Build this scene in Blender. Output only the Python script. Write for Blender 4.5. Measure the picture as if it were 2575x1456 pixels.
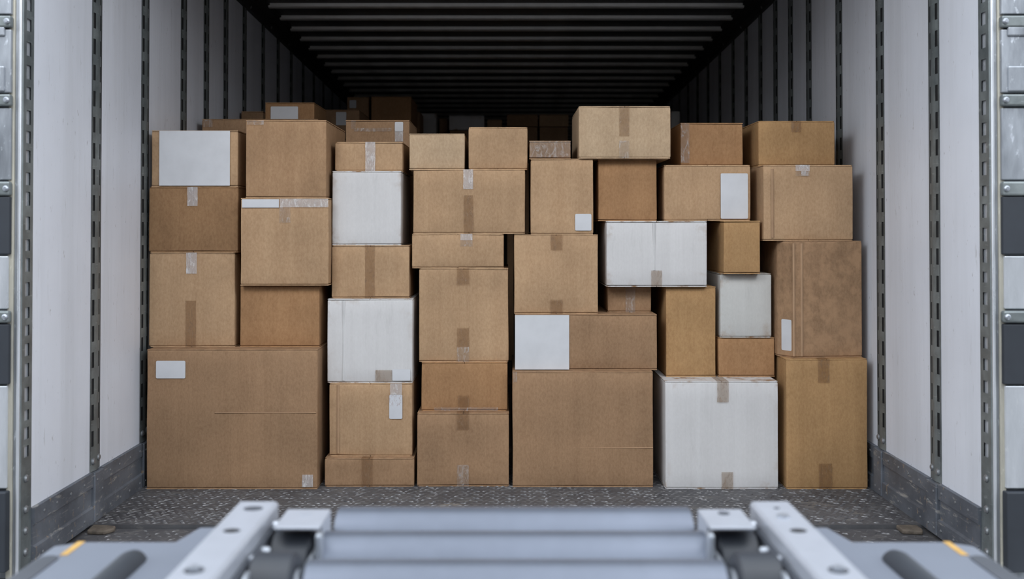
import bpy, math, random
from mathutils import Vector, noise

for o in list(bpy.data.objects): bpy.data.objects.remove(o)
scene = bpy.context.scene
COL = scene.collection
R = math.radians

# ------------------------------------------------------------------ camera
W_, H_ = 2575.0, 1456.0
F = 2509.0            # focal length in pixels
CXP = 1273.0          # vanishing point of the trailer axis
HOR = 570.0           # horizon row
PITCH = R(0.8)
CAM = Vector((0, 0, 0.888))
YAX = HOR - F*math.tan(PITCH)
cam_d = bpy.data.cameras.new('camera'); cam = bpy.data.objects.new('camera', cam_d)
COL.objects.link(cam); scene.camera = cam
cam.location = CAM; cam.rotation_euler = (math.pi/2 + PITCH, 0, 0)
cam_d.sensor_width = 36; cam_d.lens = F/W_*36
cam_d.shift_x = (W_/2 - CXP)/W_
cam_d.shift_y = (YAX - H_/2)/W_
cam_d.clip_start = 0.02
cam_d.dof.use_dof = True; cam_d.dof.focus_distance = 3.45; cam_d.dof.aperture_fstop = 3.2
cam_d.dof.aperture_blades = 7

# ------------------------------------------------------------------ sky and exposure
world = bpy.data.worlds.new('overcast_sky'); scene.world = world; world.use_nodes = True
bg = world.node_tree.nodes['Background']
bg.inputs[0].default_value = (0.84, 0.92, 1.0, 1); bg.inputs[1].default_value = 1.0
vs = scene.view_settings
vs.view_transform = 'Standard'; vs.look = 'None'; vs.gamma = 1.0; vs.use_curve_mapping = False
vs.exposure = 1.31
LAMP_W = 8
# two unseen lamps added to light walls and load, left and right above the trailer opening
for sx in (-1, 1):
    lamp_d = bpy.data.lights.new('added_lamp', 'AREA'); lamp_d.shape = 'RECTANGLE'; lamp_d.size = 0.9; lamp_d.size_y = 0.6
    lamp_d.energy = LAMP_W; lamp_d.color = (0.97, 0.98, 1.0)
    lamp = bpy.data.objects.new('added_lamp', lamp_d); COL.objects.link(lamp)
    lamp.location = (sx*1.35, 1.2, 2.40)
    lamp.rotation_euler = (Vector((-sx*0.35, 3.3, 0.75)) - Vector(lamp.location)).to_track_quat('-Z', 'Y').to_euler()

def unproj(px, py, Y):
    dx = (px-CXP)/F; dy = -(py-YAX)/F
    c, s = math.cos(PITCH), math.sin(PITCH)
    t = Y/(c - dy*s)
    return Vector((CAM.x+t*dx, Y, CAM.z + t*(dy*c + s)))

# ------------------------------------------------------------------ helpers
class MB:
    def __init__(s): s.v = []; s.f = []
    def add(s, vs_, fs_):
        n = len(s.v); s.v += [tuple(v) for v in vs_]; s.f += [tuple(i+n for i in f) for f in fs_]
    def box(s, x0, x1, y0, y1, z0, z1):
        s.add([(x0,y0,z0),(x1,y0,z0),(x1,y1,z0),(x0,y1,z0),(x0,y0,z1),(x1,y0,z1),(x1,y1,z1),(x0,y1,z1)],
              [(0,3,2,1),(4,5,6,7),(0,1,5,4),(1,2,6,5),(2,3,7,6),(3,0,4,7)])
    def prism(s, poly, z0, z1):            # poly CCW in xy
        n = len(poly)
        s.add([(x,y,z0) for x,y in poly]+[(x,y,z1) for x,y in poly],
              [tuple(range(n-1,-1,-1)), tuple(range(n,2*n))]+[(i,(i+1)%n,n+(i+1)%n,n+i) for i in range(n)])
    def extrude_y(s, prof, y0, y1):         # prof in xz
        n = len(prof)
        s.add([(x,y0,z) for x,z in prof]+[(x,y1,z) for x,z in prof],
              [tuple(range(n)), tuple(range(2*n-1,n-1,-1))]+[(i,n+i,n+(i+1)%n,(i+1)%n) for i in range(n)])
    def extrude_x(s, prof, x0, x1):         # prof in yz
        n = len(prof)
        s.add([(x0,y,z) for y,z in prof]+[(x1,y,z) for y,z in prof],
              [tuple(range(n-1,-1,-1)), tuple(range(n,2*n))]+[(i,(i+1)%n,n+(i+1)%n,n+i) for i in range(n)])
    def lathe(s, axis, c, prof, n=24):      # prof list of (t along axis, radius), closed at the ends
        ring = []
        for t, r in prof:
            for k in range(n):
                a = 2*math.pi*k/n; u, w = r*math.cos(a), r*math.sin(a)
                p = {'x':(t,u,w),'y':(w,t,u),'z':(u,w,t)}[axis]
                ring.append((c[0]+p[0], c[1]+p[1], c[2]+p[2]))
        m = len(prof); fs = []
        for i in range(m-1):
            for k in range(n):
                fs.append((i*n+k, i*n+(k+1)%n, (i+1)*n+(k+1)%n, (i+1)*n+k))
        fs.append(tuple(range(n-1,-1,-1))); fs.append(tuple((m-1)*n+k for k in range(n)))
        s.add(ring, fs)
    def mesh(s, name, smooth=False):
        me = bpy.data.meshes.new(name); me.from_pydata(s.v, [], s.f); me.validate(); me.update()
        import bmesh
        b = bmesh.new(); b.from_mesh(me); bmesh.ops.recalc_face_normals(b, faces=b.faces); b.to_mesh(me); b.free()
        if smooth:
            me.polygons.foreach_set('use_smooth', [True]*len(me.polygons))
            try: me.set_sharp_from_angle(angle=R(40))
            except Exception: pass
        return me
    def build(s, name, mat, parent=None, smooth=False, bevel=0, loc=None):
        return link(name, s.mesh(name, smooth), mat, parent, bevel, loc)

def link(name, me, mat=None, parent=None, bevel=0, loc=None, rot=None):
    o = bpy.data.objects.new(name, me); COL.objects.link(o)
    if mat is not None and me is not None and len(me.materials) == 0: me.materials.append(mat)
    if parent: o.parent = parent
    if loc is not None: o.location = loc
    if rot is not None: o.rotation_euler = rot
    if bevel:
        m = o.modifiers.new('bevel', 'BEVEL'); m.width = bevel; m.segments = 2; m.limit_method = 'ANGLE'
    return o

def tag(o, label, cat, group=None, kind=None):
    o['label'] = label; o['category'] = cat
    if group: o['group'] = group
    if kind: o['kind'] = kind
    return o

def empty(name, loc=(0,0,0)):
    o = bpy.data.objects.new(name, None); COL.objects.link(o); o.location = loc; o.empty_display_size = .1
    return o

# ------------------------------------------------------------------ materials
class NT:
    def __init__(s, name):
        s.m = bpy.data.materials.new(name); s.m.use_nodes = True
        s.t = s.m.node_tree; s.p = s.t.nodes['Principled BSDF']; s.tc = s.n('ShaderNodeTexCoord')
    def n(s, t, **k):
        x = s.t.nodes.new(t)
        for a, b in k.items(): setattr(x, a, b)
        return x
    def l(s, a, b): s.t.links.new(a, b)
    def mapping(s, scale, coord='Object', loc=(0,0,0), rot=(0,0,0)):
        m = s.n('ShaderNodeMapping'); m.inputs['Scale'].default_value = scale
        m.inputs['Location'].default_value = loc; m.inputs['Rotation'].default_value = rot
        s.l(s.tc.outputs[coord], m.inputs['Vector']); return m.outputs[0]
    def noise(s, scale, vec, detail=4, rough=.55, dist=0):
        x = s.n('ShaderNodeTexNoise'); x.inputs['Scale'].default_value = scale
        x.inputs['Detail'].default_value = detail; x.inputs['Roughness'].default_value = rough
        x.inputs['Distortion'].default_value = dist
        s.l(vec, x.inputs['Vector']); return x.outputs['Fac']
    def ramp(s, fac, stops):
        r = s.n('ShaderNodeValToRGB'); e = r.color_ramp.elements
        while len(e) < len(stops): e.new(.5)
        for i, (p, c) in enumerate(stops):
            e[i].position = p; e[i].color = (c if len(c) == 4 else (*c, 1)) if not isinstance(c, (int, float)) else (c, c, c, 1)
        s.l(fac, r.inputs[0]); return r.outputs[0]
    def mix(s, fac, a, b, mode='MIX'):
        x = s.n('ShaderNodeMix', data_type='RGBA', blend_type=mode)
        for sock, v in ((x.inputs[0], fac), (x.inputs[6], a), (x.inputs[7], b)):
            if isinstance(v, (int, float)): sock.default_value = v
            elif isinstance(v, tuple): sock.default_value = (*v, 1) if len(v) == 3 else v
            else: s.l(v, sock)
        return x.outputs[2]
    def math(s, op, a, b=0.0):
        x = s.n('ShaderNodeMath', operation=op)
        for sock, v in ((x.inputs[0], a), (x.inputs[1], b)):
            if isinstance(v, (int, float)): sock.default_value = v
            else: s.l(v, sock)
        return x.outputs[0]
    def bump(s, h, strength, dist=.002):
        b = s.n('ShaderNodeBump'); b.inputs['Strength'].default_value = strength; b.inputs['Distance'].default_value = dist
        s.l(h, b.inputs['Height']); s.l(b.outputs[0], s.p.inputs['Normal']); return b
    def out(s, color=None, rough=.6, metal=0.0, spec=None):
        if color is not None:
            if isinstance(color, tuple): s.p.inputs['Base Color'].default_value = (*color, 1)
            else: s.l(color, s.p.inputs['Base Color'])
        if isinstance(rough, (int, float)): s.p.inputs['Roughness'].default_value = rough
        else: s.l(rough, s.p.inputs['Roughness'])
        s.p.inputs['Metallic'].default_value = metal
        if spec is not None: s.p.inputs['Specular IOR Level'].default_value = spec
        return s.m

def sr(*c):      # sRGB 0-255 to linear
    return tuple(((x/255)/12.92 if x/255 <= .04045 else ((x/255+.055)/1.055)**2.4) for x in c)

def kraft(name, base, white=False):
    t = NT(name)
    oi = t.n('ShaderNodeObjectInfo')
    add = t.n('ShaderNodeVectorMath', operation='ADD')
    sc = t.n('ShaderNodeVectorMath', operation='SCALE'); sc.inputs['Scale'].default_value = 9.0
    comb = t.n('ShaderNodeCombineXYZ')
    for i in range(3): t.l(oi.outputs['Random'], comb.inputs[i])
    t.l(comb.outputs[0], sc.inputs[0]); t.l(sc.outputs[0], add.inputs[0]); t.l(t.tc.outputs['Object'], add.inputs[1])
    def mp(scale):
        m = t.n('ShaderNodeMapping'); m.inputs['Scale'].default_value = scale; t.l(add.outputs[0], m.inputs['Vector']); return m.outputs[0]
    blotch = t.noise(5, mp((1,1,1)), 4)
    fibre = t.noise(150, mp((1,1,.55)), 5, .7)
    corr = t.noise(1, mp((120,120,1.2)), 2)
    fold = t.noise(1, mp((26,26,.8)), 3)
    lo = tuple(c*(.94 if white else .86) for c in base); hi = tuple(min(1,c*(1.02 if white else 1.09)) for c in base)
    c = t.mix(t.ramp(blotch, [(.3,0),(.7,1)]), lo, hi)
    c = t.mix(.16 if not white else .06, c, t.ramp(fibre, [(.35,0.0),(.65,1.0)]), 'SOFT_LIGHT')
    c = t.mix(.07, c, t.ramp(corr, [(.3,.25),(.7,.75)]), 'SOFT_LIGHT')
    c = t.mix(.09, c, t.ramp(fold, [(.35,.2),(.65,.8)]), 'SOFT_LIGHT')
    geo = t.n('ShaderNodeNewGeometry')
    if white:
        wear = t.math('MULTIPLY', t.ramp(geo.outputs['Pointiness'], [(.515,0.0),(.56,1.0)]), t.ramp(t.noise(22, mp((1,1,1)), 4), [(.52,0),(.66,1)]))
        c = t.mix(wear, c, sr(150,118,88))
        dirt = t.ramp(t.noise(9, mp((2.2,2.2,.35)), 6, .7), [(.60,0.0),(.78,.35)])
        c = t.mix(dirt, c, sr(150,148,146))
    else:
        wear = t.math('MULTIPLY', t.ramp(geo.outputs['Pointiness'], [(.51,0.0),(.56,.55)]), t.ramp(t.noise(30, mp((1,1,1)), 4), [(.42,0),(.62,1)]))
        c = t.mix(wear, c, tuple(min(1, x*1.45) for x in base))
    h = t.math('ADD', t.math('MULTIPLY', corr, .6), t.math('ADD', t.math('MULTIPLY', fibre, .25), fold))
    t.bump(h, .25, .0012)
    return t.out(c, .82 if not white else .62, 0, .25)

K = {
 'tan':    kraft('kraft_tan',    sr(174,142,110)),
 'dusk':   kraft('kraft_dull',   sr(160,127,96)),
 'warm':   kraft('kraft_warm',   sr(157,119,84)),
 'rust':   kraft('kraft_rust',   sr(142,109,78)),
 'brown':  kraft('kraft_brown',  sr(149,118,90)),
 'pale':   kraft('kraft_pale',   sr(181,155,126)),
 'gold':   kraft('kraft_golden', sr(166,130,90)),
 'white':  kraft('white_board',  sr(206,203,202), True),
 'cream':  kraft('cream_board',  sr(192,190,186), True),
}

def tape_mat(name, tint, glare, fac):
    t = NT(name)
    tr = t.n('ShaderNodeBsdfTransparent'); tr.inputs[0].default_value = (*tint, 1)
    wr = t.noise(55, t.mapping((1,1,.5)), 6, .7, .8)
    seam = t.noise(1, t.mapping((300,300,6)), 2)
    t.bump(t.math('ADD', wr, t.math('MULTIPLY', seam, .4)), .9, .004)
    t.out(glare, .16, 0, .9)
    mx = t.n('ShaderNodeMixShader')
    f = t.ramp(t.noise(70, t.mapping((1,1,.4), loc=(3,1,2)), 5, .75, 1.0), [(.50,fac),(.72,min(1,fac+.45))])
    t.l(f, mx.inputs[0]); t.l(tr.outputs[0], mx.inputs[1]); t.l(t.p.outputs[0], mx.inputs[2])
    t.l(mx.outputs[0], t.n('ShaderNodeOutputMaterial').inputs[0])
    for n in t.t.nodes:
        if n.type == 'OUTPUT_MATERIAL' and not n.inputs[0].links[0].from_node == mx: t.t.nodes.remove(n); break
    return t.m
TAPE = {'clear': tape_mat('clear_tape', (.90,.88,.85), sr(215,212,210), .10),
        'glare': tape_mat('whitish_glare_tape', (.94,.93,.92), sr(235,235,238), .34),  # near-white patches paint glare into the tape colour
        'brown': tape_mat('brown_tape', (.86,.82,.78), sr(150,122,96), .14)}

def label_mat(name, base, printed=False):
    t = NT(name)
    c = t.mix(t.ramp(t.noise(12, t.mapping((1,1,1)), 4), [(.4,0),(.75,1)]), base, tuple(x*.9 for x in base))
    if printed:
        v = t.mapping((260,1,60)); m = t.noise(1, v, 3, .8)
        sep = t.n('ShaderNodeSeparateXYZ'); t.l(t.tc.outputs['Object'], sep.inputs[0])
        mask = t.math('MULTIPLY', t.ramp(m, [(.54,0),(.58,1)]), t.ramp(sep.outputs[2], [(.0,0),(.006,1)]))
        c = t.mix(t.math('MULTIPLY', mask, .6), c, sr(150,120,110))
    t.bump(t.noise(40, t.mapping((1,1,1)), 3), .1, .001)
    return t.out(c, .5, 0, .4)
LAB = {'white': label_mat('paper_label', sr(205,205,208)), 'print': label_mat('printed_label', sr(202,202,206), True)}

def metal(name, lo, hi, rough=.4, met=.7, scale=14, scratch=.5, stretch=(1,1,1)):
    t = NT(name)
    n1 = t.noise(scale, t.mapping(stretch), 6, .65)
    n2 = t.noise(scale*7, t.mapping((stretch[0],stretch[1]*.3,stretch[2]*1.6), rot=(.4,.3,.2)), 4, .6)
    c = t.mix(t.ramp(n1, [(.32,0),(.68,1)]), lo, hi)
    c = t.mix(t.ramp(n2, [(.62,0.0),(.74,scratch)]), c, tuple(min(1,x*1.9+.06) for x in hi))
    t.bump(n2, .15, .001)
    return t.out(c, t.ramp(n1, [(.3,rough*.8),(.7,min(1,rough*1.25))]), met)

def wall_paint():
    t = NT('white_wall_paint')
    v = t.mapping((1,1,1), 'Object')
    streak = t.noise(1, t.mapping((9,9,.5)), 5, .6)
    cloud = t.noise(2.2, v, 4)
    c = t.mix(t.ramp(cloud, [(.3,0),(.75,1)]), sr(228,230,238), sr(214,216,224))
    c = t.mix(t.ramp(streak, [(.45,0),(.8,.55)]), c, sr(192,193,197))
    sc = t.noise(1, t.mapping((70,70,7), rot=(.05,0,0)), 5, .75, .6)
    c = t.mix(t.ramp(sc, [(.62,0),(.70,.40)]), c, sr(150,146,142))
    sc2 = t.noise(60, t.mapping((1,1,.4)), 3, .7)
    c = t.mix(t.ramp(sc2, [(.665,0),(.73,.6)]), c, sr(128,120,114))
    t.bump(cloud, .15, .01)
    return t.out(c, t.ramp(streak, [(.3,.38),(.7,.5)]), 0, .4)

def kick_mat():
    t = NT('scuffed_kick_steel')
    n1 = t.noise(7, t.mapping((1,1,1)), 6, .65)
    c = t.mix(t.ramp(n1, [(.3,0),(.7,1)]), sr(80,84,92), sr(124,128,136))
    s = t.noise(1, t.mapping((30,12,60), rot=(.5,0,0)), 5, .75, .5)
    c = t.mix(t.ramp(s, [(.57,0),(.66,.75)]), c, sr(176,172,166))
    s2 = t.noise(45, t.mapping((1,1,.6)), 4, .7)
    c = t.mix(t.ramp(s2, [(.62,0),(.68,.8)]), c, sr(164,146,124))
    t.bump(s, .2, .002)
    return t.out(c, t.ramp(n1, [(.3,.42),(.7,.62)]), .35)

def floor_mat():
    t = NT('worn_tread_steel')
    n1 = t.noise(3.0, t.mapping((1,1,1)), 6, .7)
    n2 = t.noise(26, t.mapping((.5,1,1)), 5, .7, .4)
    c = t.mix(t.ramp(n1, [(.35,0),(.68,1)]), sr(68,67,70), sr(98,97,99))
    c = t.mix(t.ramp(n2, [(.52,0),(.74,.75)]), c, sr(126,122,118))
    n3 = t.noise(1.6, t.mapping((1,1,1), loc=(4,2,0)), 5, .75)
    c = t.mix(t.ramp(n3, [(.60,0),(.72,.5)]), c, sr(196,184,168))
    t.bump(n2, .35, .004)
    return t.out(c, t.ramp(n2, [(.3,.5),(.7,.72)]), .2)

def plain(name, col, rough=.5, met=0.0, var=.12, scale=12, bump=.08, spec=None):
    t = NT(name)
    n = t.noise(scale, t.mapping((1,1,1)), 4)
    c = t.mix(t.ramp(n, [(.3,0),(.7,1)]), tuple(x*(1-var) for x in col), tuple(min(1,x*(1+var)) for x in col))
    t.bump(n, bump, .002)
    return t.out(c, rough, met, spec)

M = {
 'wall': wall_paint(), 'kick': kick_mat(), 'floor': floor_mat(),
 'tread': metal('worn_tread_bump', sr(70,69,72), sr(134,132,132), .42, .45, 18, .5),
 'post': metal('galvanised_post', sr(98,104,106), sr(140,146,146), .45, .45, 9, .4),
 'slotback': plain('dark_void_board', (.012,.012,.013), .9),
 'frame': metal('galvanised_frame', sr(120,124,130), sr(176,180,187), .38, .6, 10, .6, (1,1,.25)),
 'brightedge': metal('polished_edge', sr(190,193,198), sr(228,230,236), .3, .5, 10, .3, (1,1,.2)),
 'stain': metal('stained_frame', sr(140,138,132), sr(196,190,174), .6, .2, 12, .3, (1,1,.2)),
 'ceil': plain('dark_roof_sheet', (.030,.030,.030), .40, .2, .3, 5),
 'bow': metal('roof_bow_metal', sr(196,193,188), sr(226,223,218), .38, .35, 6, .3),
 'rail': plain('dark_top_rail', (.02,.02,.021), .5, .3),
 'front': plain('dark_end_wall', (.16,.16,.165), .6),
 'concrete': plain('dock_concrete', sr(90,89,88), .85, 0, .2, 3, .3),
 'yard': plain('dark_blocker_wall', sr(70,68,67), .9, 0, .25, 4, .3),
 'alu': plain('brushed_aluminium', sr(168,171,180), .42, .35, .05, 20, .03),
 'roller': plain('zinc_roller', sr(108,113,125), .38, .55, .10, 9, .03),
 'rubber': plain('black_rubber', sr(42,45,52), .5, 0, .15, 20, .1),
 'black': plain('black_gap', (.012,.012,.014), .6),
 'panel': plain('grey_side_panel', sr(107,112,123), .55, .05, .04, 7, .05),
 'groove': plain('dark_groove', sr(66,69,76), .6),
 'yellow': plain('yellow_tape', sr(180,142,76), .6, 0, .15, 40),
 'chrome': plain('bright_bolt', sr(170,174,182), .35, .6, .05),
 'bolt': plain('dull_bolt', sr(140,142,145), .4, .6, .1, 60),
 'rust': plain('dirty_corner_steel', sr(98,88,78), .8, .1, .35, 50, .5),
 'darkrubber': plain('dark_bumper', sr(46,50,57), .6),
}

# ------------------------------------------------------------------ the trailer
XW = 1.25; Y0 = 2.63; YE = 11.0
def hceil(Y): return CAM.z + 1.075 - .03*(Y-4.9)
KICK = .150

fl = MB(); fl.box(-XW-.05, XW+.05, 2.985, YE, -.06, 0)
floor = tag(fl.build('floor', M['floor']), 'worn grey diamond tread steel floor of the trailer', 'floor', kind='structure')
def tread(name, y0, y1, z, parent, seed, px=.026, py=.021, rotv=0.55):
    rnd = random.Random(seed); mb = MB(); j = 0; y = y0+.012
    while y < y1-.012:
        x = -XW+.02 + (j % 2)*px/2; i = 0
        while x < XW-.02:
            a = (rotv if (i+j) % 2 else -rotv*.5) + rnd.uniform(-.08,.08)
            L = .013*rnd.uniform(.7,1.15); w = .0036; h = .0030*rnd.uniform(.3,1.1)
            ca, sa = math.cos(a), math.sin(a)
            pts = [(-L,0,0),(0,-w,0),(L,0,0),(0,w,0),(-L*.45,0,h),(L*.45,0,h)]
            mb.add([(x+p[0]*ca-p[1]*sa, y+p[0]*sa+p[1]*ca, z-.0002+p[2]) for p in pts],
                   [(0,1,4),(1,5,4),(1,2,5),(2,3,5),(3,4,5),(3,0,4)])
            x += px; i += 1
        y += py; j += 1
    o = mb.build(name, M['tread'], parent); o['kind'] = 'stuff'; return o
tread('tread_pattern', 2.99, 3.75, 0, floor, 4)

th = MB(); th.box(-XW-.05, XW+.05, 2.42, 2.975, -.08, -.010)
thr = tag(th.build('floor', M['floor']), 'lower steel threshold plate before the trailer floor seam', 'floor', kind='structure')
tread('tread_pattern', 2.45, 2.97, -.010, thr, 9, .030, .026, .9)
gd = MB(); gd.box(-9, 9, -12, 2.42, -.10, -.012)
tag(gd.build('floor', M['concrete']), 'concrete dock floor under the roller conveyor', 'floor', kind='structure')

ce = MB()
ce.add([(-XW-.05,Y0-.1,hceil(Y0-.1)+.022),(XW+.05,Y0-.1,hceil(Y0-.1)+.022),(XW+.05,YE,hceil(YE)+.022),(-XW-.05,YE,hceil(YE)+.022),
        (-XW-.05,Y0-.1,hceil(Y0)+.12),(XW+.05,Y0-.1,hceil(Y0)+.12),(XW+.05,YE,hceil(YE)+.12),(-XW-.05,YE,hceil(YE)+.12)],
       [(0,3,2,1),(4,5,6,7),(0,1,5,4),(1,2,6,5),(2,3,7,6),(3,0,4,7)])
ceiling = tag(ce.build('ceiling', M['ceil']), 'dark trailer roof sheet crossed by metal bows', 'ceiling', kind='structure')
bw = MB(); prof = [(-.022,0.024),(-.016,.004),(-.010,0),(.010,0),(.016,.004),(.022,.024)]
bw.extrude_x(prof, -1.17, 1.17); bow_me = bw.mesh('roof_bow'); bow_me.materials.append(M['bow'])
y = 4.90 - 9*.25
while y < YE-.1:
    link('roof_bow', bow_me, None, ceiling, .004, (0, y, hceil(y))); y += .25
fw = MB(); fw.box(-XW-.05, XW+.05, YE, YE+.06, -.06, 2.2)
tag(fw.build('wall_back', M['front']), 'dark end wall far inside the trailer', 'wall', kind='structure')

yw = MB(); yw.box(-16, 16, -6.8, -6.5, -.10, 4.0)  # unseen wall added behind the camera so light falls off into the trailer
tag(yw.build('wall_yard', M['yard']), 'unseen dark wall added behind the viewer to block low sky', 'wall', kind='structure')

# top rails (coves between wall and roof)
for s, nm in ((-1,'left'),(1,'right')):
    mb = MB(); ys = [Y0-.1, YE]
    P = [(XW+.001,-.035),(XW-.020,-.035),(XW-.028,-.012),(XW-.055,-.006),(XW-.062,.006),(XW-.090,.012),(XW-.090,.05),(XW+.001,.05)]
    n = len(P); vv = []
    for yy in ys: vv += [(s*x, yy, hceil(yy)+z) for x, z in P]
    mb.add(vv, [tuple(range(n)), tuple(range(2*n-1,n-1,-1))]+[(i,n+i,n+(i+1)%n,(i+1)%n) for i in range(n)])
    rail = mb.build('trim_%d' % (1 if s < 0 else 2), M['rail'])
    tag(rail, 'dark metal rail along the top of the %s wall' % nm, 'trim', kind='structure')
    rv = MB(); rv.lathe('x', (0,0,0), [(-.004,.011),(.0,.011),(.004,.006)], 8); rme = rv.mesh('rivet'); rme.materials.append(M['bolt'])
    yy = 3.1
    while yy < 9:
        link('rivet', rme, None, rail, 0, (s*(XW-.022), yy, hceil(yy)-.022), (0,0,0 if s < 0 else math.pi)); yy += .42

# slotted posts
def post_mesh():
    mb = MB(); HW = .037; PR = .005; z0, z1 = 0.0, 1.95; pitch = .079; sh = .047
    cols = [(-HW, 0), (-.030, .0013), (-.018, .0033), (-.003, PR), (.003, PR), (.013, .0035), (.024, .0015), (HW, 0)]
    slotcols = {1, 5}
    zs = [z0, .075]; z = .075
    while z+pitch < z1: zs += [z+sh, z+pitch]; z += pitch
    zs.append(z1)
    nc = len(cols)
    for i, zz in enumerate(zs):
        for yy, xx in cols: mb.v.append((xx, yy, zz))
    for i in range(len(zs)-1):
        slot = (i % 2 == 1) and i < len(zs)-2
        for c in range(nc-1):
            if slot and c in slotcols: continue
            a = i*nc+c; mb.f.append((a, a+1, a+nc+1, a+nc))
    me = mb.mesh('post'); me.materials.append(M['post']); return me
post_me = post_mesh()
bk = MB(); bk.box(-.0005, .0008, -.034, .034, .02, 1.93); back_me = bk.mesh('slot_backing'); back_me.materials.append(M['slotback'])
bl = MB(); bl.lathe('x', (0,0,0), [(-.004,.0105),(.002,.0105),(.0055,.0065)], 10); bolt_me = bl.mesh('rivet', True); bolt_me.materials.append(M['bolt'])
sm = MB(); sm.lathe('x', (0,0,0), [(-.002,.0048),(.001,.0045),(.0026,.002)], 8); small_rivet = sm.mesh('rivet', True); small_rivet.materials.append(M['bolt'])

def postY(px): return XW*F/abs(px-CXP)
LP = [postY(p) for p in (241,363,460,517,566,613,660,698,731)]
RP = [postY(p) for p in (2351,2215,2112,2036,1990,1952,1914,1878,1845)]
for lst in (LP, RP):
    while lst[-1] + .34 < YE-.2: lst.append(lst[-1] + .34)

for s, nm, posts, grp in ((-1,'left',LP,3),(1,'right',RP,4)):
    wb = MB(); wb.box(min(s*(XW+.006),s*(XW+.06)), max(s*(XW+.006),s*(XW+.06)), Y0-.02, YE, -.06, 2.2)
    wall = tag(wb.build('wall_'+nm, M['slotback']), 'white panelled trailer side wall with slotted steel posts on the %s' % nm, 'wall', kind='structure')
    edges = [Y0] + posts + [YE]
    for i in range(len(edges)-1):
        a = edges[i] + (.0 if i == 0 else .006); b = edges[i+1] - .006
        pb = MB(); x0, x1 = sorted((s*XW, s*(XW+.012)))
        pb.box(x0, x1, a, b, KICK-.01, 2.1)
        pb.build('wall_panel', M['wall'], wall, bevel=.0015)
    for i, Y in enumerate(posts):
        p = link('post', post_me, None, wall, 0, (s*(XW-.001), Y, KICK), (0,0,0 if s < 0 else math.pi))
        if s > 0: p.scale = (1,-1,1)
        if Y < 7: link('slot_backing', back_me, None, p)
        if i < 3:
            link('rivet', bolt_me, None, p, 0, (.003, -.020, .03)); link('rivet', bolt_me, None, p, 0, (.003, .018, .035))
    # kick plates, one per bay, with straps under the posts
    for i in range(min(len(edges)-1, 6)):
        a = edges[i] + (.0 if i == 0 else .036); b = edges[i+1] - .036
        x = XW-.004; kb = MB()
        prof = [(XW+.004,-.0),(x-.010,0),(x-.010,.046),(x-.003,.050),(x-.003,KICK-.046),(x-.008,KICK-.043),(x-.008,KICK),(XW+.004,KICK)]
        kb.extrude_y([(s*u,v) for u, v in prof], a, b)
        k = kb.build('kick_plate', M['kick'], wall)
        if i < 3:
            rnd = random.Random(i*7+s); yy = a+.05
            while yy < b-.02:
                for z, off in ((.022,.010),(KICK-.022,.008)):
                    link('rivet', small_rivet, None, k, 0, (s*(x-off), yy+rnd.uniform(-.008,.008), z), (0,0,0 if s < 0 else math.pi))
                yy += .085
        if i+1 < len(edges)-1:
            sb = MB(); Y = edges[i+1]
            sb.box(*sorted((s*(XW+.004), s*(XW-.017))), Y-.034, Y+.034, 0, KICK-.002)
            st = sb.build('kick_strap', M['kick'], wall, bevel=.003)
            if i < 3:
                for yy, z in ((-.02,.02),(.018,.024),(-.018,.125),(.02,.09)):
                    link('rivet', small_rivet, None, st, 0, (s*(XW-.017), Y+yy, z), (0,0,0 if s < 0 else math.pi))

# dirty corner blocks at the floor seam
for s, lab in ((-1,'left'),(1,'right')):
    rnd = random.Random(11+s); mb = MB()
    pts = [(-.034,-.03),(.02,-.034),(.036,-.012),(.032,.018),(.0,.024),(-.034,.022)]
    mb.prism([(x+rnd.uniform(-.006,.006), y+rnd.uniform(-.005,.005)) for x, y in pts], 0, .013)
    o = mb.build('corner_block', M['rust'], bevel=.004, loc=(s*1.19, 2.952, -.0095))
    tag(o, 'dirty chipped steel block on the floor seam by the %s wall' % lab, 'block', 'corner blocks at the floor seam')

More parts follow.
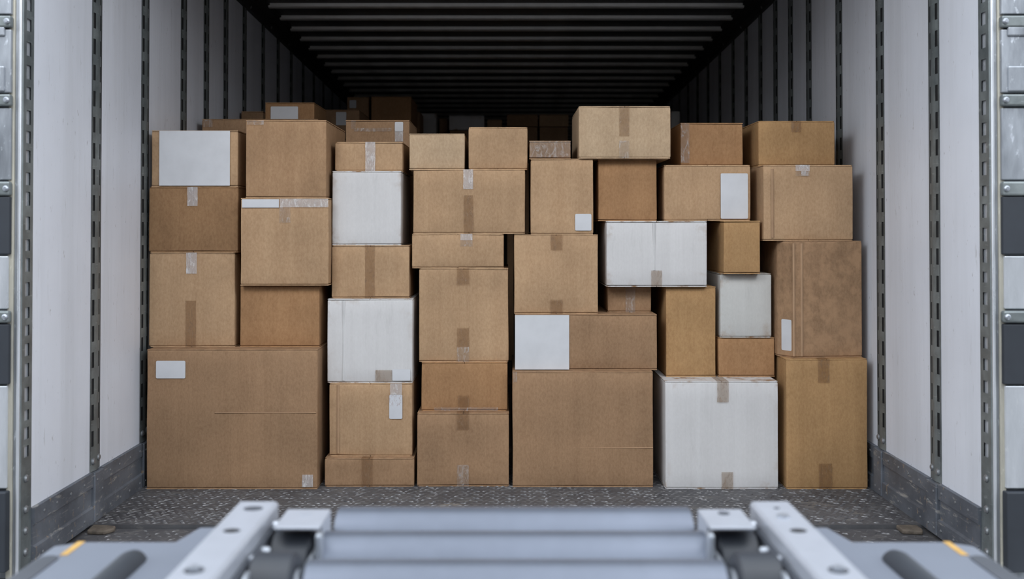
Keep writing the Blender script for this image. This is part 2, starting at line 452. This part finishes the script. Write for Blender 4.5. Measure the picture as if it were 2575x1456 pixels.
# rear door frames
for s, nm, num in ((-1,'left',3),(1,'right',4)):
    FY = 2.565
    fr = tag(empty('trim_%d' % num, (s*XW, FY, 0)), 'galvanised rear door frame post at the %s edge of the trailer' % nm, 'frame', kind='structure')
    zt = 2.15; zb = -.06
    # slotted strip on the inner side of the frame
    mb = MB(); rnd = random.Random(5+s); zs = [zb, .29]; z = .29
    cols = [(.068,.004), (.064,-.003), (.046,-.004), (.022,-.004), (.004,-.005), (.0,-.002)]     # (depth, offset towards the outside)
    while z < zt-.1:
        sh = rnd.uniform(.026,.038); gp = rnd.uniform(.016,.030); zs += [z+sh, z+sh+gp]; z += sh+gp
    zs.append(zt); nc = len(cols)
    for zz in zs:
        for dy, dx in cols: mb.v.append((s*dx, dy, zz))
    for i in range(len(zs)-1):
        slot = (i % 2 == 1) and i < len(zs)-2
        for c in range(nc-1):
            if slot and c == 2: continue
            a = i*nc+c; mb.f.append((a, a+1, a+nc+1, a+nc))
    strip = mb.build('slotted_strip', M['post'], fr)
    mb = MB(); mb.box(*sorted((s*.001, s*.003)), .016, .052, .2, zt); mb.build('slot_backing', M['brightedge'], strip)
    for z in (.045,.10,.155,.235): link('rivet', bolt_me, None, strip, 0, (s*-.004, .032, z), (0,0,0 if s < 0 else math.pi))
    mb = MB(); mb.lathe('z', (0,0,0), [(zb,.0045),(zt,.0045)], 12); mb.build('bright_edge', M['brightedge'], fr, True, loc=(s*-.0005, -.005, 0))
    mb = MB(); mb.box(*sorted((s*.002, s*.011)), -.006, .03, zb, zt); mb.build('frame_face', M['frame'], fr, bevel=.001)
    mb = MB(); mb.box(*sorted((s*.011, s*.026)), -.012, .03, zb, zt); mb.build('stained_face', M['stain'], fr, bevel=.002)
    mb = MB(); mb.box(*sorted((s*.026, s*.22)), -.004, .05, zb, zt); mb.build('outer_face', M['frame'], fr, bevel=.003)
    HY = FY-.03
    for py0, py1 in ((38,68),(236,266),(456,492),(782,812)):
        a = unproj(0, py1, HY).z; b = unproj(0, py0, HY).z
        mb = MB(); mb.box(*sorted((s*.013, s*.12)), -.030, -.012, a, b); hb = mb.build('hinge_bracket', M['post'], fr, bevel=.005)
        mb = MB(); mb.lathe('y', (s*.0215, -.030, (a+b)/2), [(.004,.0075),(-.004,.0075),(-.007,.004)], 12); mb.build('bolt', M['chrome'], hb, True)
    pieces = ((-300,34,'frame',-.022),(72,232,'frame',-.022),(270,452,'frame',-.020),(494,640,'darkrubber',-.024),(644,778,'brightedge',-.019),(816,968,'darkrubber',-.024),(972,1232,'brightedge',-.019),(1238,1440,'darkrubber',-.034))
    for py0, py1, m, dy in pieces:
        a = unproj(0, py1, HY).z; b = unproj(0, py0, HY).z
        mb = MB(); mb.box(*sorted((s*(.0155 if m != 'brightedge' else .021), s*.20)), dy, -.004, a, b); mb.build('door_edge_plate', M[m], fr, bevel=.003)
    for py0, py1 in ((66,90),(165,230)):
        a = unproj(0, py1, HY).z; b = unproj(0, py0, HY).z
        mb = MB(); mb.box(*sorted((s*.030, s*.12)), -.028, -.018, a, b); mb.build('latch_plate', M['frame'], fr, bevel=.004)

# ------------------------------------------------------------------ cartons
CREASE = {'white': plain('white_board_fold', sr(206,204,203), .6), 'kraft': plain('kraft_fold', sr(166,134,104), .8)}
FT = .0035
TOPS = {}; XR = {}
def round_box(mb_name, w, d, z0, z1, r, seed, chamfer=None):
    rnd = random.Random(seed)
    def lines(h):
        n = max(4, min(12, int(2*h/.045)))
        inner = [(-h+r) + (2*h-2*r)*i/n for i in range(n+1)]
        return [-h, -h+r*.35] + inner + [h-r*.35, h]
    hx, hy, hz = w/2, d/2, (z1-z0)/2; zc = (z0+z1)/2
    L = (lines(hx), lines(hy), lines(hz)); Hh = (hx, hy, hz)
    vid = {}; V = []; Fc = []
    off = Vector((rnd.uniform(0,50), rnd.uniform(0,50), rnd.uniform(0,50)))
    bulge = rnd.uniform(-.001, .004)
    def vert(p):
        k = tuple(round(c, 6) for c in p)
        if k in vid: return vid[k]
        q = Vector([max(-Hh[i]+r, min(Hh[i]-r, p[i])) for i in range(3)])
        n = (Vector(p)-q); n = n.normalized() if n.length > 1e-9 else Vector((0,0,0))
        o = q + n*r
        if n.length > .5:
            cx = 1-(p[0]/hx)**2; cz = 1-(p[2]/hz)**2
            o += n*(noise.noise(Vector(p)*5+off)*.0022 - .0012)
            if n.y < -.9: o.y -= bulge*cx*cz
        vid[k] = len(V); V.append((o.x, o.y, o.z+zc)); return vid[k]
    for ax in range(3):
        u, v = [(1,2),(0,2),(0,1)][ax]
        for sgn in (-1, 1):
            for i in range(len(L[u])-1):
                for j in range(len(L[v])-1):
                    q = []
                    for a, b in ((i,j),(i+1,j),(i+1,j+1),(i,j+1)):
                        p = [0,0,0]; p[ax] = sgn*Hh[ax]; p[u] = L[u][a]; p[v] = L[v][b]; q.append(vert(p))
                    Fc.append(tuple(q))
    mb = MB(); mb.v = V; mb.f = Fc
    me = mb.mesh(mb_name, False); me.polygons.foreach_set('use_smooth', [True]*len(me.polygons)); return me

def flap(w0, w1, d, z, corner):     # a flap plate with clipped outer corners
    mb = MB(); c = .006
    if corner < 0: poly = [(w0+c,-d/2),(w1,-d/2),(w1,d/2),(w0+c,d/2),(w0,d/2-c),(w0,-d/2+c)]
    else: poly = [(w0,-d/2),(w1-c,-d/2),(w1,-d/2+c),(w1,d/2-c),(w1-c,d/2),(w0,d/2)]
    mb.prism(poly, z, z+FT); return mb

def carton(key, rect, Y, sup, depth, mat, label, group='cartons in the front row of the load', yaw=0, tapes=(), labels=(), creases=(), vcreases=(), seam='y', poly=None, simple=False):
    x0, y0, x1, y1 = rect
    A = unproj(x0, (y0+y1)/2, Y); B = unproj(x1, (y0+y1)/2, Y)
    top = unproj(x0, y0, Y).z
    if sup == 'px': bot = unproj(x0, y1, Y).z
    elif not sup: bot = 0.0
    else: bot = max(TOPS[k] for k in sup)
    bot += .0004
    w = B.x-A.x; h = top-bot; cx = (A.x+B.x)/2
    TOPS[key] = top; XR[key] = (A.x, B.x)
    m = K[mat]; seed = sum(ord(c)*(i+3) for i, c in enumerate(key))
    if poly:      # bent-front carton: list of (px, dY) for the front outline
        fr = [(unproj(px, (y0+y1)/2, Y+dy).x-cx, dy-depth/2) for px, dy in poly]
        pts = fr + [(fr[-1][0], depth/2), (fr[0][0], depth/2)]
        mb = MB(); mb.prism(pts, FT, h-FT); body = mb.build('carton', m, bevel=.004)
    else:
        body = link('carton', round_box('carton', w, depth, FT*.9, h-FT*.9, .0045, seed), m)
    body.location = (cx, Y+depth/2, bot); body.rotation_euler = (0, 0, R(yaw))
    tag(body, label, 'box', group)
    if not simple and not poly:
        for z, nm in ((h-FT, 'top_flap'), (0, 'bottom_flap')):
            if seam == 'y':
                flap(-w/2+.0015, -.0008, depth-.003, z, -1).build(nm, m, body)
                flap(.0008, w/2-.0015, depth-.003, z, 1).build(nm, m, body)
            else:
                for a, b in ((-depth/2+.0015, -.0008), (.0008, depth/2-.0015)):
                    mb = MB(); mb.box(-w/2+.0015, w/2-.0015, a, b, z, z+FT); mb.build(nm, m, body)
    elif poly:
        for z, nm in ((h-FT, 'top_flap'), (0, 'bottom_flap')):
            mb = MB(); mb.prism([(x*.99, yv*.985) for x, yv in pts], z, z+FT); mb.build(nm, m, body)
    def loc(px, py, dy=0):
        p = unproj(px, py, Y+dy); return p.x-cx, p.z-bot
    fy = -depth/2 - .0042
    for t in tapes:      # (kind, px0, py0, px1, py1[, over])  over: also runs over the top ('t') or bottom ('b') edge
        kd, a, b, c, d_ = t[:5]; over = t[5] if len(t) > 5 else ''
        ax, az = loc(a, d_); bx, bz = loc(c, b)
        az = max(az, 0.001 if 'b' in over else az); bz = min(bz, h)
        if 'T' in over: bz = h
        if 'B' in over: az = 0.0
        mb = MB(); n = max(2, int((bz-az)/.012)); rnd = random.Random(seed+int(a))
        nx = max(3, int((bx-ax)/.012)); vs2 = []
        for j in range(n+1):
            for i in range(nx+1):
                vs2.append((ax+(bx-ax)*i/nx + (rnd.uniform(-.0006,.0006) if i in (0,nx) else 0), fy+rnd.uniform(-.0006,.0003), az+(bz-az)*j/n))
        fs2 = [(j*(nx+1)+i, j*(nx+1)+i+1, (j+1)*(nx+1)+i+1, (j+1)*(nx+1)+i) for j in range(n) for i in range(nx)]
        mb.add(vs2, fs2)
        if 'T' in over:
            k = len(mb.v); mb.v += [(ax,fy,h+.0003),(bx,fy,h+.0003),(bx,depth/2*.96,h+.0003),(ax,depth/2*.96,h+.0003)]; mb.f.append((k,k+1,k+2,k+3))
        mb.build('tape', TAPE[kd], body)
    for lb in labels:    # (kind, px0, py0, px1, py1)
        kd, a, b, c, d_ = lb[:5]; dy = lb[5] if len(lb) > 5 else 0; rz = lb[6] if len(lb) > 6 else 0
        ax, az = loc(a, d_, dy); bx, bz = loc(c, b, dy); bz = min(bz, h-.001)
        mb = MB(); ww, hh = (bx-ax)*(lb[7] if len(lb) > 7 else 1), bz-az; r_ = min(.004, ww*.1) if ww < .12 else .0006
        pl = []
        for (qx, qz, a0) in ((ww/2-r_,-hh/2+r_,-90),(ww/2-r_,hh/2-r_,0),(-ww/2+r_,hh/2-r_,90),(-ww/2+r_,-hh/2+r_,180)):
            for s_ in (0, 45, 90): pl.append((qx+r_*math.cos(R(a0+s_)), qz+r_*math.sin(R(a0+s_))))
        n = len(pl); mb.add([(x, -.0004, z) for x, z in pl]+[(x, .0004, z) for x, z in pl], [tuple(range(n)), tuple(range(2*n-1,n-1,-1))]+[(i,n+i,n+(i+1)%n,(i+1)%n) for i in range(n)])
        o = mb.build('label', LAB[kd], body, loc=((ax+bx)/2, fy+.0008+dy, (az+bz)/2)); o.rotation_euler = (0,0,rz)
        o['label'] = 'white paper label'
    for a, b, c in creases:   # horizontal crease: px0, px1, py
        ax, z = loc(a, c); bx, _ = loc(b, c)
        mb = MB(); mb.extrude_x([(fy+.0035,z-.0016),(fy+.0016,z),(fy+.0035,z+.0016)], ax, bx); mb.build('crease', CREASE['white' if mat in ('white','cream') else 'kraft'], body)
    for px, a, b, dy in vcreases:   # vertical score line: px, py0, py1, depth offset
        x, z1_ = loc(px, a, dy); _, z0_ = loc(px, b, dy); yb = -depth/2 + dy
        mb = MB(); mb.prism([(x-.0045, yb-.001), (x, yb-.0040), (x+.0045, yb-.001)], max(z0_, .004), min(z1_, h-.004)); mb.build('score_line', CREASE['white' if mat in ('white','cream') else 'kraft'], body)
    return body

# -- column above the big left carton
carton('A1',(368,879,799,1228),3.386,None,.46,'brown','biggest brown carton on the floor at the left with a small white label',
       tapes=[('glare',760,1193,788,1224)], labels=[('white',393,907,467,951)], creases=[(540,795,1038)], seam='x')
carton('A2',(374,635,591,872),3.45,['A1'],.40,'tan','tan carton by the left wall with shiny top tape and dull tape strip below',
       tapes=[('glare',469,635,496,688,'T'),('brown',467,756,494,871,'B')])
carton('A3',(374,470,599,633),3.45,['A2'],.40,'rust','plain warm brown carton under the one with the huge white label, single top tape',
       tapes=[('glare',472,470,498,518,'T')])
carton('A4',(380,328,599,468),3.45,['A3'],.36,'tan','brown carton by the left wall almost covered by a huge white label',
       labels=[('white',401,329,579,467)], seam='x')
carton('B1',(603,717,804,871),3.45,['A1'],.40,'warm','plain reddish brown carton on the right half of the biggest carton', seam='x')
carton('B2',(604,498,827,711),3.42,['B1'],.42,'tan','tan carton with a white strip and glossy tape along its top edge',
       tapes=[('glare',704,500,826,521),('clear',703,521,731,560)], labels=[('white',609,501,702,522)], seam='x')
carton('B3',(617,302,821,493),3.42,['B2'],.40,'dusk','plain tan square carton topping the second stack from the left wall',
       tapes=[('clear',622,303,664,314)], seam='x')
# -- third stack
carton('C1',(816,1152,1042,1222),3.417,None,.44,'brown','flat low brown carton on the floor under the third stack from the left',
       tapes=[('brown',909,1152,938,1221,'TB')])
carton('C2',(827,964,1037,1148),3.44,['C1'],.44,'tan','tan carton with a small printed white label under a taped tab',
       tapes=[('glare',981,964,1011,992,'T')], labels=[('print',979,992,1012,1053)], vcreases=[(850,968,1140,0)])
carton('C3',(822,752,1038,961),3.445,['C2'],.40,'white','white carton with a taped white shipping label in its lower right corner',
       tapes=[('brown',944,930,986,959)], labels=[('white',987,928,1032,957)], vcreases=[(864,756,957,0)])
carton('C4',(833,617,1030,748),3.47,['C3'],.38,'tan','tan carton between two white cartons with a tape strip down its middle',
       tapes=[('brown',918,617,943,748,'TB')])
carton('C5',(835,430,1009,612),3.47,['C4'],.34,'white','plain white carton with scuffed brown corners in the third stack',seam='x')
carton('C6',(842,357,1013,429),3.50,['C5'],.32,'tan','low tan carton on the scuffed white one with crinkled shiny tape down its middle',
       tapes=[('glare',919,357,944,429,'TB')])
# -- fourth stack
carton('D1',(1048,1039,1281,1221),3.42,None,.44,'brown','brown carton on the floor in the fourth stack, tape at top and bottom centre',
       tapes=[('brown',1148,1039,1179,1080,'T'),('clear',1149,1168,1179,1220,'B')])
carton('D2',(1059,912,1277,1034),3.455,['D1'],.42,'warm','brown carton with a glossy tape seam along its bottom edge',
       tapes=[('clear',1092,1024,1252,1033),('brown',1151,994,1180,1023)])
carton('D3',(1053,675,1279,908),3.47,['D2'],.40,'tan','tall tan fourth stack carton with a top tape tab and a lower strip',
       tapes=[('brown',1149,675,1180,715,'T'),('brown',1149,824,1180,872),('clear',1149,872,1180,908,'B')])
carton('D4',(1035,588,1268,672),3.47,['D3'],.40,'tan','low wide tan carton with glare on its top tape below the wide double taped carton',
       tapes=[('glare',1158,588,1188,604,'T'),('clear',1158,604,1188,620)])
carton('D5',(1038,426,1321,586),3.47,['D4'],.42,'tan','wide tan carton with crinkled tape above a darker tape strip in its centre',
       tapes=[('glare',1165,426,1190,476,'T'),('brown',1166,491,1190,580,'B')])
carton('D6',(1028,336,1169,423),3.50,['D5'],.34,'pale','small plain pale carton on the left of the wide double taped carton', seam='x')
carton('D7',(1178,320,1327,423),3.50,['D5'],.34,'tan','small plain tan carton on the right of the wide double taped carton')
# -- fifth stack
carton('E1',(1288,935,1643,1222),3.414,None,.46,'brown','large plain brown carton on the floor in the middle with a horizontal crease',
       tapes=[('clear',1290,935,1300,961)], creases=[(1440,1642,1126)], seam='x')
carton('E2',(1294,791,1653,930),3.45,['E1'],.42,'brown','wide low carton with a white left half and brown right half',
       labels=[('white',1295,792,1431,929)], seam='x')
carton('E3',(1292,590,1505,788),3.47,['E2'],.40,'tan','square tan carton with small tape tabs at its top and bottom centre',
       tapes=[('brown',1385,590,1414,629,'T'),('brown',1384,753,1415,787,'B')])
carton('E4',(1334,399,1492,586),3.47,['E3'],.38,'tan','upright tan carton with a small white square label low on the right',
       labels=[('white',1446,538,1487,580)], seam='x')
carton('E5',(1330,354,1436,397),3.50,['E4'],.24,'brown','smallest flat carton with tape across its front, left of the topmost carton',
       tapes=[('clear',1332,355,1434,396)], seam='x')
# -- sixth and seventh stacks
carton('F1',(1672,959,1958,1227),3.39,None,.46,'white','large white carton standing on the floor with tape tabs top and bottom',
       tapes=[('brown',1803,959,1832,1011,'T'),('brown',1814,1186,1843,1226,'B')])
carton('F2',(1527,719,1638,785),3.53,['E2'],.30,'brown','small battered brown carton between the white carton and the half white one',
       tapes=[('clear',1573,719,1597,785,'TB')])
carton('G1',(1674,721,1801,948),3.49,['F1'],.40,'gold','tall narrow golden brown carton on the left of the large white floor carton', seam='x')
carton('F3',(1524,556,1779,715),3.47,['F2','G1'],.40,'white','wide white landscape carton with one tape tab at its bottom edge',
       tapes=[('brown',1637,680,1664,715,'B')], vcreases=[(1645,560,680,0)])
carton('F4',(1503,401,1652,552),3.50,['F3'],.36,'warm','plain warm brown square carton directly under the topmost carton', seam='x')
carton('F5',(1455,267,1687,396),3.46,['E4','F4'],.36,'pale','topmost pale brown carton of the front row with tape down its centre',
       tapes=[('brown',1557,268,1582,343,'T'),('clear',1557,354,1582,391,'B')])
carton('G6',(1806,849,1949,946),3.49,['F1'],.38,'warm','small reddish brown carton on the right of the large white floor carton', seam='x')
carton('G5',(1811,688,1941,847),3.485,['G6'],.36,'cream','cream white upright carton on a small brown one, beside the tall bent carton')
carton('G4',(1819,555,1913,684),3.45,['G5'],.34,'gold','small upright golden carton on the cream white one, right of the wide white carton', seam='x')
carton('G2',(1670,415,1888,553),3.50,['F3','G4'],.38,'tan','tan carton with a large white upright label at its right end',
       labels=[('white',1812,436,1880,550)])
carton('G3',(1711,309,1869,411),3.55,['G2'],.34,'warm','brown carton with shiny tape wrapped down its left edge',
       tapes=[('clear',1712,310,1733,410)], seam='x')
# -- right stack
carton('H1',(1977,903,2183,1228),3.386,None,.42,'gold','tall golden brown carton on the floor at the right wall, tape tabs top and bottom',
       tapes=[('brown',2056,903,2085,962,'T'),('brown',2058,1165,2092,1227,'B')])
carton('H2',(1951,606,2168,899),3.405,['H1'],.36,'brown','tall bent brown carton by the right wall with a small white label',
       labels=[('white',1964,803,1990,881,.030,-.977,1.2)], vcreases=[(1996,612,896,0),(2016,612,896,.004)], poly=[(1954,.060),(1996,.0),(2168,.03)])
carton('H3',(1919,415,2146,601),3.44,['H2'],.40,'tan','tan carton by the right wall with a pale paper tape patch at its top centre',
       tapes=[('glare',2000,415,2035,430,'T'),('glare',2014,430,2026,442),('clear',2000,430,2035,443)], vcreases=[(1942,425,598,0)])
carton('H4',(1907,304,2100,412),3.50,['H3'],.42,'gold','highest carton at the right wall, tape seam on its top centre',
       tapes=[('brown',1989,304,2014,332,'T')])

# -- cartons behind the front row
G2ND = 'cartons behind the front row'; GFAR = 'cartons in the dark back of the trailer'
carton('S1',(515,470,830,1150),3.985,None,.28,'brown','large brown carton on the floor hidden behind the left stacks',G2ND,simple=True)
carton('B4',(507,299,800,468),3.99,['S1'],.27,'brown','brown carton peeking out behind the huge white label carton',G2ND,
       tapes=[('clear',512,301,535,320)], seam='x')
carton('S2',(880,440,1180,1150),3.90,None,.60,'brown','large brown carton on the floor hidden behind the third stack',G2ND,simple=True)
carton('C7',(868,302,1030,440),3.91,['S2'],.34,'brown','dim brown carton with dotted tape and a shiny label behind the low taped carton',G2ND,
       tapes=[('clear',883,303,895,325),('clear',890,322,985,331),('glare',993,330,1014,356)], labels=[('white',993,307,1014,330)], seam='x')
def far(key, rect, Y, depth, mat, label, base, **k):
    carton(key+'s', (rect[0]+1, rect[3], rect[2]-1, 1100), Y, None, depth, 'brown', base, GFAR, simple=True)
    return carton(key, rect, Y, [key+'s'], depth, mat, label, GFAR, seam='x', **k)
far('R3',(666,258,791,360),4.30,.30,'warm','dim carton with a big pale label further back behind the left stacks','dark carton supporting the pale labelled one further back',labels=[('white',681,268,750,330)])
far('R2',(606,280,662,370),4.65,.30,'brown','small dark carton at the left wall further back','dark carton on the floor under the small one at the left wall')
far('R4',(812,276,904,350),5.25,.35,'brown','dark carton with a small shiny label left of the tall far pair','dark carton on the floor under the shiny labelled one',labels=[('white',845,282,871,315)])
far('R5',(872,244,928,340),5.85,.40,'brown','narrow dark carton with a grey label in the far tall pair','dark carton on the floor under the narrow far one',labels=[('white',879,252,896,272)])
far('R6',(933,243,1034,340),5.8,.40,'warm','tallest dark carton standing out at the far back','dark carton on the floor under the tallest far one')
far('R8',(1059,285,1097,340),6.6,.40,'white','narrow dim white carton at the far back','dark carton on the floor under the narrow white far one')
far('R7',(1032,281,1056,340),6.25,.28,'brown','narrow dark brown carton beside the tallest far one','dark carton on the floor under the narrow brown far one')
far('R9',(1104,298,1125,340),6.75,.40,'brown','tiny dark carton between two dim white far ones','dark carton on the floor under the tiny far one')
far('R10',(1129,291,1218,327),6.6,.40,'white','wide dim white carton at the far back','dark carton on the floor under the wide white far one')
far('R11',(1225,301,1263,340),6.7,.40,'tan','small dim tan carton right of the wide white far one','dark carton on the floor under the small tan far one')
far('R12',(1274,288,1353,318),6.6,.40,'brown','wide dim brown carton behind the small tan carton of the front row','dark carton on the floor under the wide brown far one')
far('R13',(1356,288,1430,318),6.6,.40,'tan','dim tan carton at the far back left of the topmost carton','dark carton on the floor under the dim tan far one')
far('R14',(1688,280,1710,350),6.0,.40,'cream','dim pale carton peeking out right of the topmost carton','dark carton on the floor under the pale far one')

# ------------------------------------------------------------------ roller conveyor in front
CXM = .011
cv = tag(empty('roller_conveyor', (CXM, 1.0, -.012)), 'grey roller conveyor with black side wheels and wide side panels', 'conveyor')
def P(z): return CAM.z - z + .012      # height below the camera to conveyor space
def part(mb, name, mat, parent=cv, smooth=False, bevel=0):
    o = mb.build(name, mat, parent, smooth, bevel); return o
OY = 1.0
ZT = .402; RR = .044
ro = MB(); ro.lathe('x', (0,0,0), [(-.252,RR-.012),(-.252,RR-.003),(-.249,RR),(.249,RR),(.252,RR-.003),(.252,RR-.012)], 48)
roller_me = ro.mesh('roller', True); roller_me.materials.append(M['roller'])
ax = MB(); ax.lathe('x', (0,0,0), [(-.325,.009),(.325,.009)], 12); axle_me = ax.mesh('axle', True); axle_me.materials.append(M['chrome'])
wh = MB(); wh.lathe('x', (0,0,0), [(-.027,.020),(-.027,.040),(-.023,.045),(.023,.045),(.027,.040),(.027,.020)], 40)
wheel_me = wh.mesh('rubber_wheel', True); wheel_me.materials.append(M['rubber'])
wc = MB(); wc.lathe('x', (0,0,0), [(-.031,.012),(-.031,.026),(.031,.026),(.031,.012)], 20); hub_me = wc.mesh('wheel_hub', True); hub_me.materials.append(M['chrome'])
ys = [1.432 - .113*i for i in range(10)]
for i, yy in enumerate(ys):
    r_ = link('roller', roller_me, None, cv, 0, (0, yy-OY, P(ZT)-RR)); link('axle', axle_me, None, r_)
for i, yy in enumerate([1.318-.113*k for k in range(8)]):
    for s in (-1, 1):
        w = link('rubber_wheel', wheel_me, None, cv, 0, (s*.290, yy-OY, P(.393 if i else .400)-.045)); link('wheel_hub', hub_me, None, w)
for s in (-1, 1):
    # bright side rail: a channel with the open side down
    mb = MB(); xi, xo = .326, .382; zt = P(.380); y0, y1 = .36-OY, 1.385-OY
    pr = [(xi,zt-.055),(xi,zt-.004),(xi+.004,zt),(xo-.004,zt),(xo,zt-.004),(xo,zt-.055),(xo-.005,zt-.055),(xo-.005,zt-.006),(xi+.005,zt-.006),(xi+.005,zt-.055)]
    mb.extrude_y([(s*u, v) for u, v in pr], y0, y1); rail = part(mb, 'side_rail', M['alu'])
    def disc(x, y, rx, ry, mat, nm, h=.0006):
        d = MB(); n = 20; d.prism([(s*x+rx*math.cos(2*math.pi*k/n), y-OY+ry*math.sin(2*math.pi*k/n)) for k in range(n)], zt-.001, zt+h)
        part(d, nm, mat, rail, bevel=0)
    disc(.354, 1.252, .0105, .008, M['black'], 'slot'); 
    if s < 0: disc(.352, 1.350, .013, .010, M['groove'], 'slot')
    else: disc(.352, 1.312, .008, .008, M['chrome'], 'bolt', .003); disc(.354, 1.352, .004, .004, M['groove'], 'slot')
    disc(.356, 1.108, .011, .011, M['groove'], 'washer', .001); disc(.356, 1.108, .006, .006, M['chrome'], 'bolt', .005)
    # inner frame plate carrying rollers and wheels
    mb = MB(); mb.box(*sorted((s*.319, s*.325)), .36-OY, 1.37-OY, P(.56), P(.402)); part(mb, 'frame_plate', M['groove'])
    mb = MB(); mb.box(*sorted((s*.256, s*.2605)), .36-OY, 1.40-OY, P(.53), P(.418)); part(mb, 'frame_plate', M['frame'])
    # bracket plate over the first wheel
    zt2 = P(.385); mb = MB(); mb.box(*sorted((s*.250, s*.309)), 1.283-OY, 1.366-OY, zt2-.004, zt2); br = part(mb, 'bracket', M['alu'], bevel=.0015)
    mb = MB(); mb.box(*sorted((s*.250, s*.2535)), 1.300-OY, 1.366-OY, zt2-.045, zt2-.003); part(mb, 'flange', M['alu'], br)
    mb = MB(); n = 16; mb.prism([(s*.281+.008*math.cos(2*math.pi*k/n), 1.345-OY+.008*math.sin(2*math.pi*k/n)) for k in range(n)], zt2-.001, zt2+.0006); part(mb, 'slot', M['groove'] if s > 0 else M['alu'], br)
    # tab, pins and bolts
    mb = MB(); mb.box(*sorted((s*.2455, s*.2545)), 1.272-OY, 1.290-OY, zt2-.055, zt2-.006); part(mb, 'pin', M['chrome'], bevel=.004)
    for (x, y, z, r_) in ((.3145,1.330,.397,.0065),(.3145,1.262,.409,.006),(.3145,1.208,.402,.006)):
        mb = MB(); mb.lathe('x', (s*x, y-OY, P(z)), [(-.006,r_*.8),(-.004,r_),(.004,r_),(.006,r_*.8)], 14); part(mb, 'bolt', M['chrome'], smooth=True)
    mb = MB(); mb.lathe('x', (s*.3135, 1.170-OY, P(.440)), [(-.003,.034),(-.002,.0365),(.002,.0365),(.003,.034)], 28); part(mb, 'wheel_ring', M['chrome'], smooth=True)
    mb = MB(); mb.lathe('x', (s*.2535, 1.160-OY, P(.430)), [(-.003,.018),(-.001,.021),(.002,.021)], 20); part(mb, 'wheel_ring', M['chrome'], smooth=True)
    # grey side panel with tab, fold and lower step
    zp = P(.450); mb = MB()
    poly = [(.384,.36),(.622,.36),(.622,1.432),(.484,1.432),(.470,1.500),(.384,1.505)]
    pl = [(s*x, y-OY) for x, y in poly]
    if s < 0: pl.reverse()
    mb.prism(pl, zp-.030, zp); panel = part(mb, 'side_panel', M['panel'], bevel=.003)
    mb = MB(); pr = [(.6225,zp-.030),(.6225,zp-.0002),(.654,zp-.005),(.664,zp-.012),(.664,zp-.045)]
    mb.extrude_y([(s*u, v) for u, v in pr], .36-OY, 1.428-OY); part(mb, 'folded_edge', M['panel'], panel, bevel=.002)
    mb = MB(); pr = [(.60,zp-.10),(.60,zp-.046),(.72,zp-.046),(.80,zp-.060),(.80,zp-.10)]
    mb.extrude_y([(s*u, v) for u, v in pr], .36-OY, 1.40-OY); part(mb, 'lower_step', M['panel'], panel, bevel=.003)
    mb = MB(); mb.box(*sorted((s*.612, s*.622)), 1.372-OY, 1.431-OY, zp-.001, zp+.0008); part(mb, 'yellow_tape', M['yellow'], panel)
    mb = MB(); n = 8
    pl = [(s*.631+.0135*math.cos(math.pi*k/n), 1.355-OY+.0135*math.sin(math.pi*k/n)) for k in range(n+1)] + [(s*.631-.0135,.4-OY),(s*.631+.0135,.4-OY)]
    mb.prism(pl, zp-.012, zp+.0015); part(mb, 'groove', M['groove'], panel)
    # dark rounded grip lying on the panel
    mb = MB(); prof = [(1.05-OY,.004),(1.056-OY,.016),(1.07-OY,.021)]+[(1.345-OY,.021),(1.360-OY,.018),(1.369-OY,.010),(1.371-OY,.003)]
    mb.lathe('y', (s*.515, 0, zp-.006), prof, 24); part(mb, 'grip', M['darkrubber'], panel, smooth=True)
    # legs down to the dock floor
    for yy in (.45, 1.33):
        mb = MB(); mb.box(*sorted((s*.33, s*.38)), yy-.025-OY, yy+.025-OY, .012, P(.44)); lg = part(mb, 'leg', M['panel'], bevel=.003)
        mb = MB(); mb.box(*sorted((s*.31, s*.40)), yy-.045-OY, yy+.045-OY, 0, .012); part(mb, 'foot_plate', M['groove'], lg)
    mb = MB(); mb.box(*sorted((s*.38, s*.62)), 1.30-OY, 1.34-OY, zp-.07, zp-.031); part(mb, 'panel_support', M['groove'])
mb = MB(); mb.box(-.33, .33, 1.31-OY, 1.35-OY, P(.58), P(.54)); part(mb, 'cross_beam', M['groove'])
mb = MB(); mb.box(-.33, .33, .43-OY, .47-OY, P(.58), P(.54)); part(mb, 'cross_beam', M['groove'])
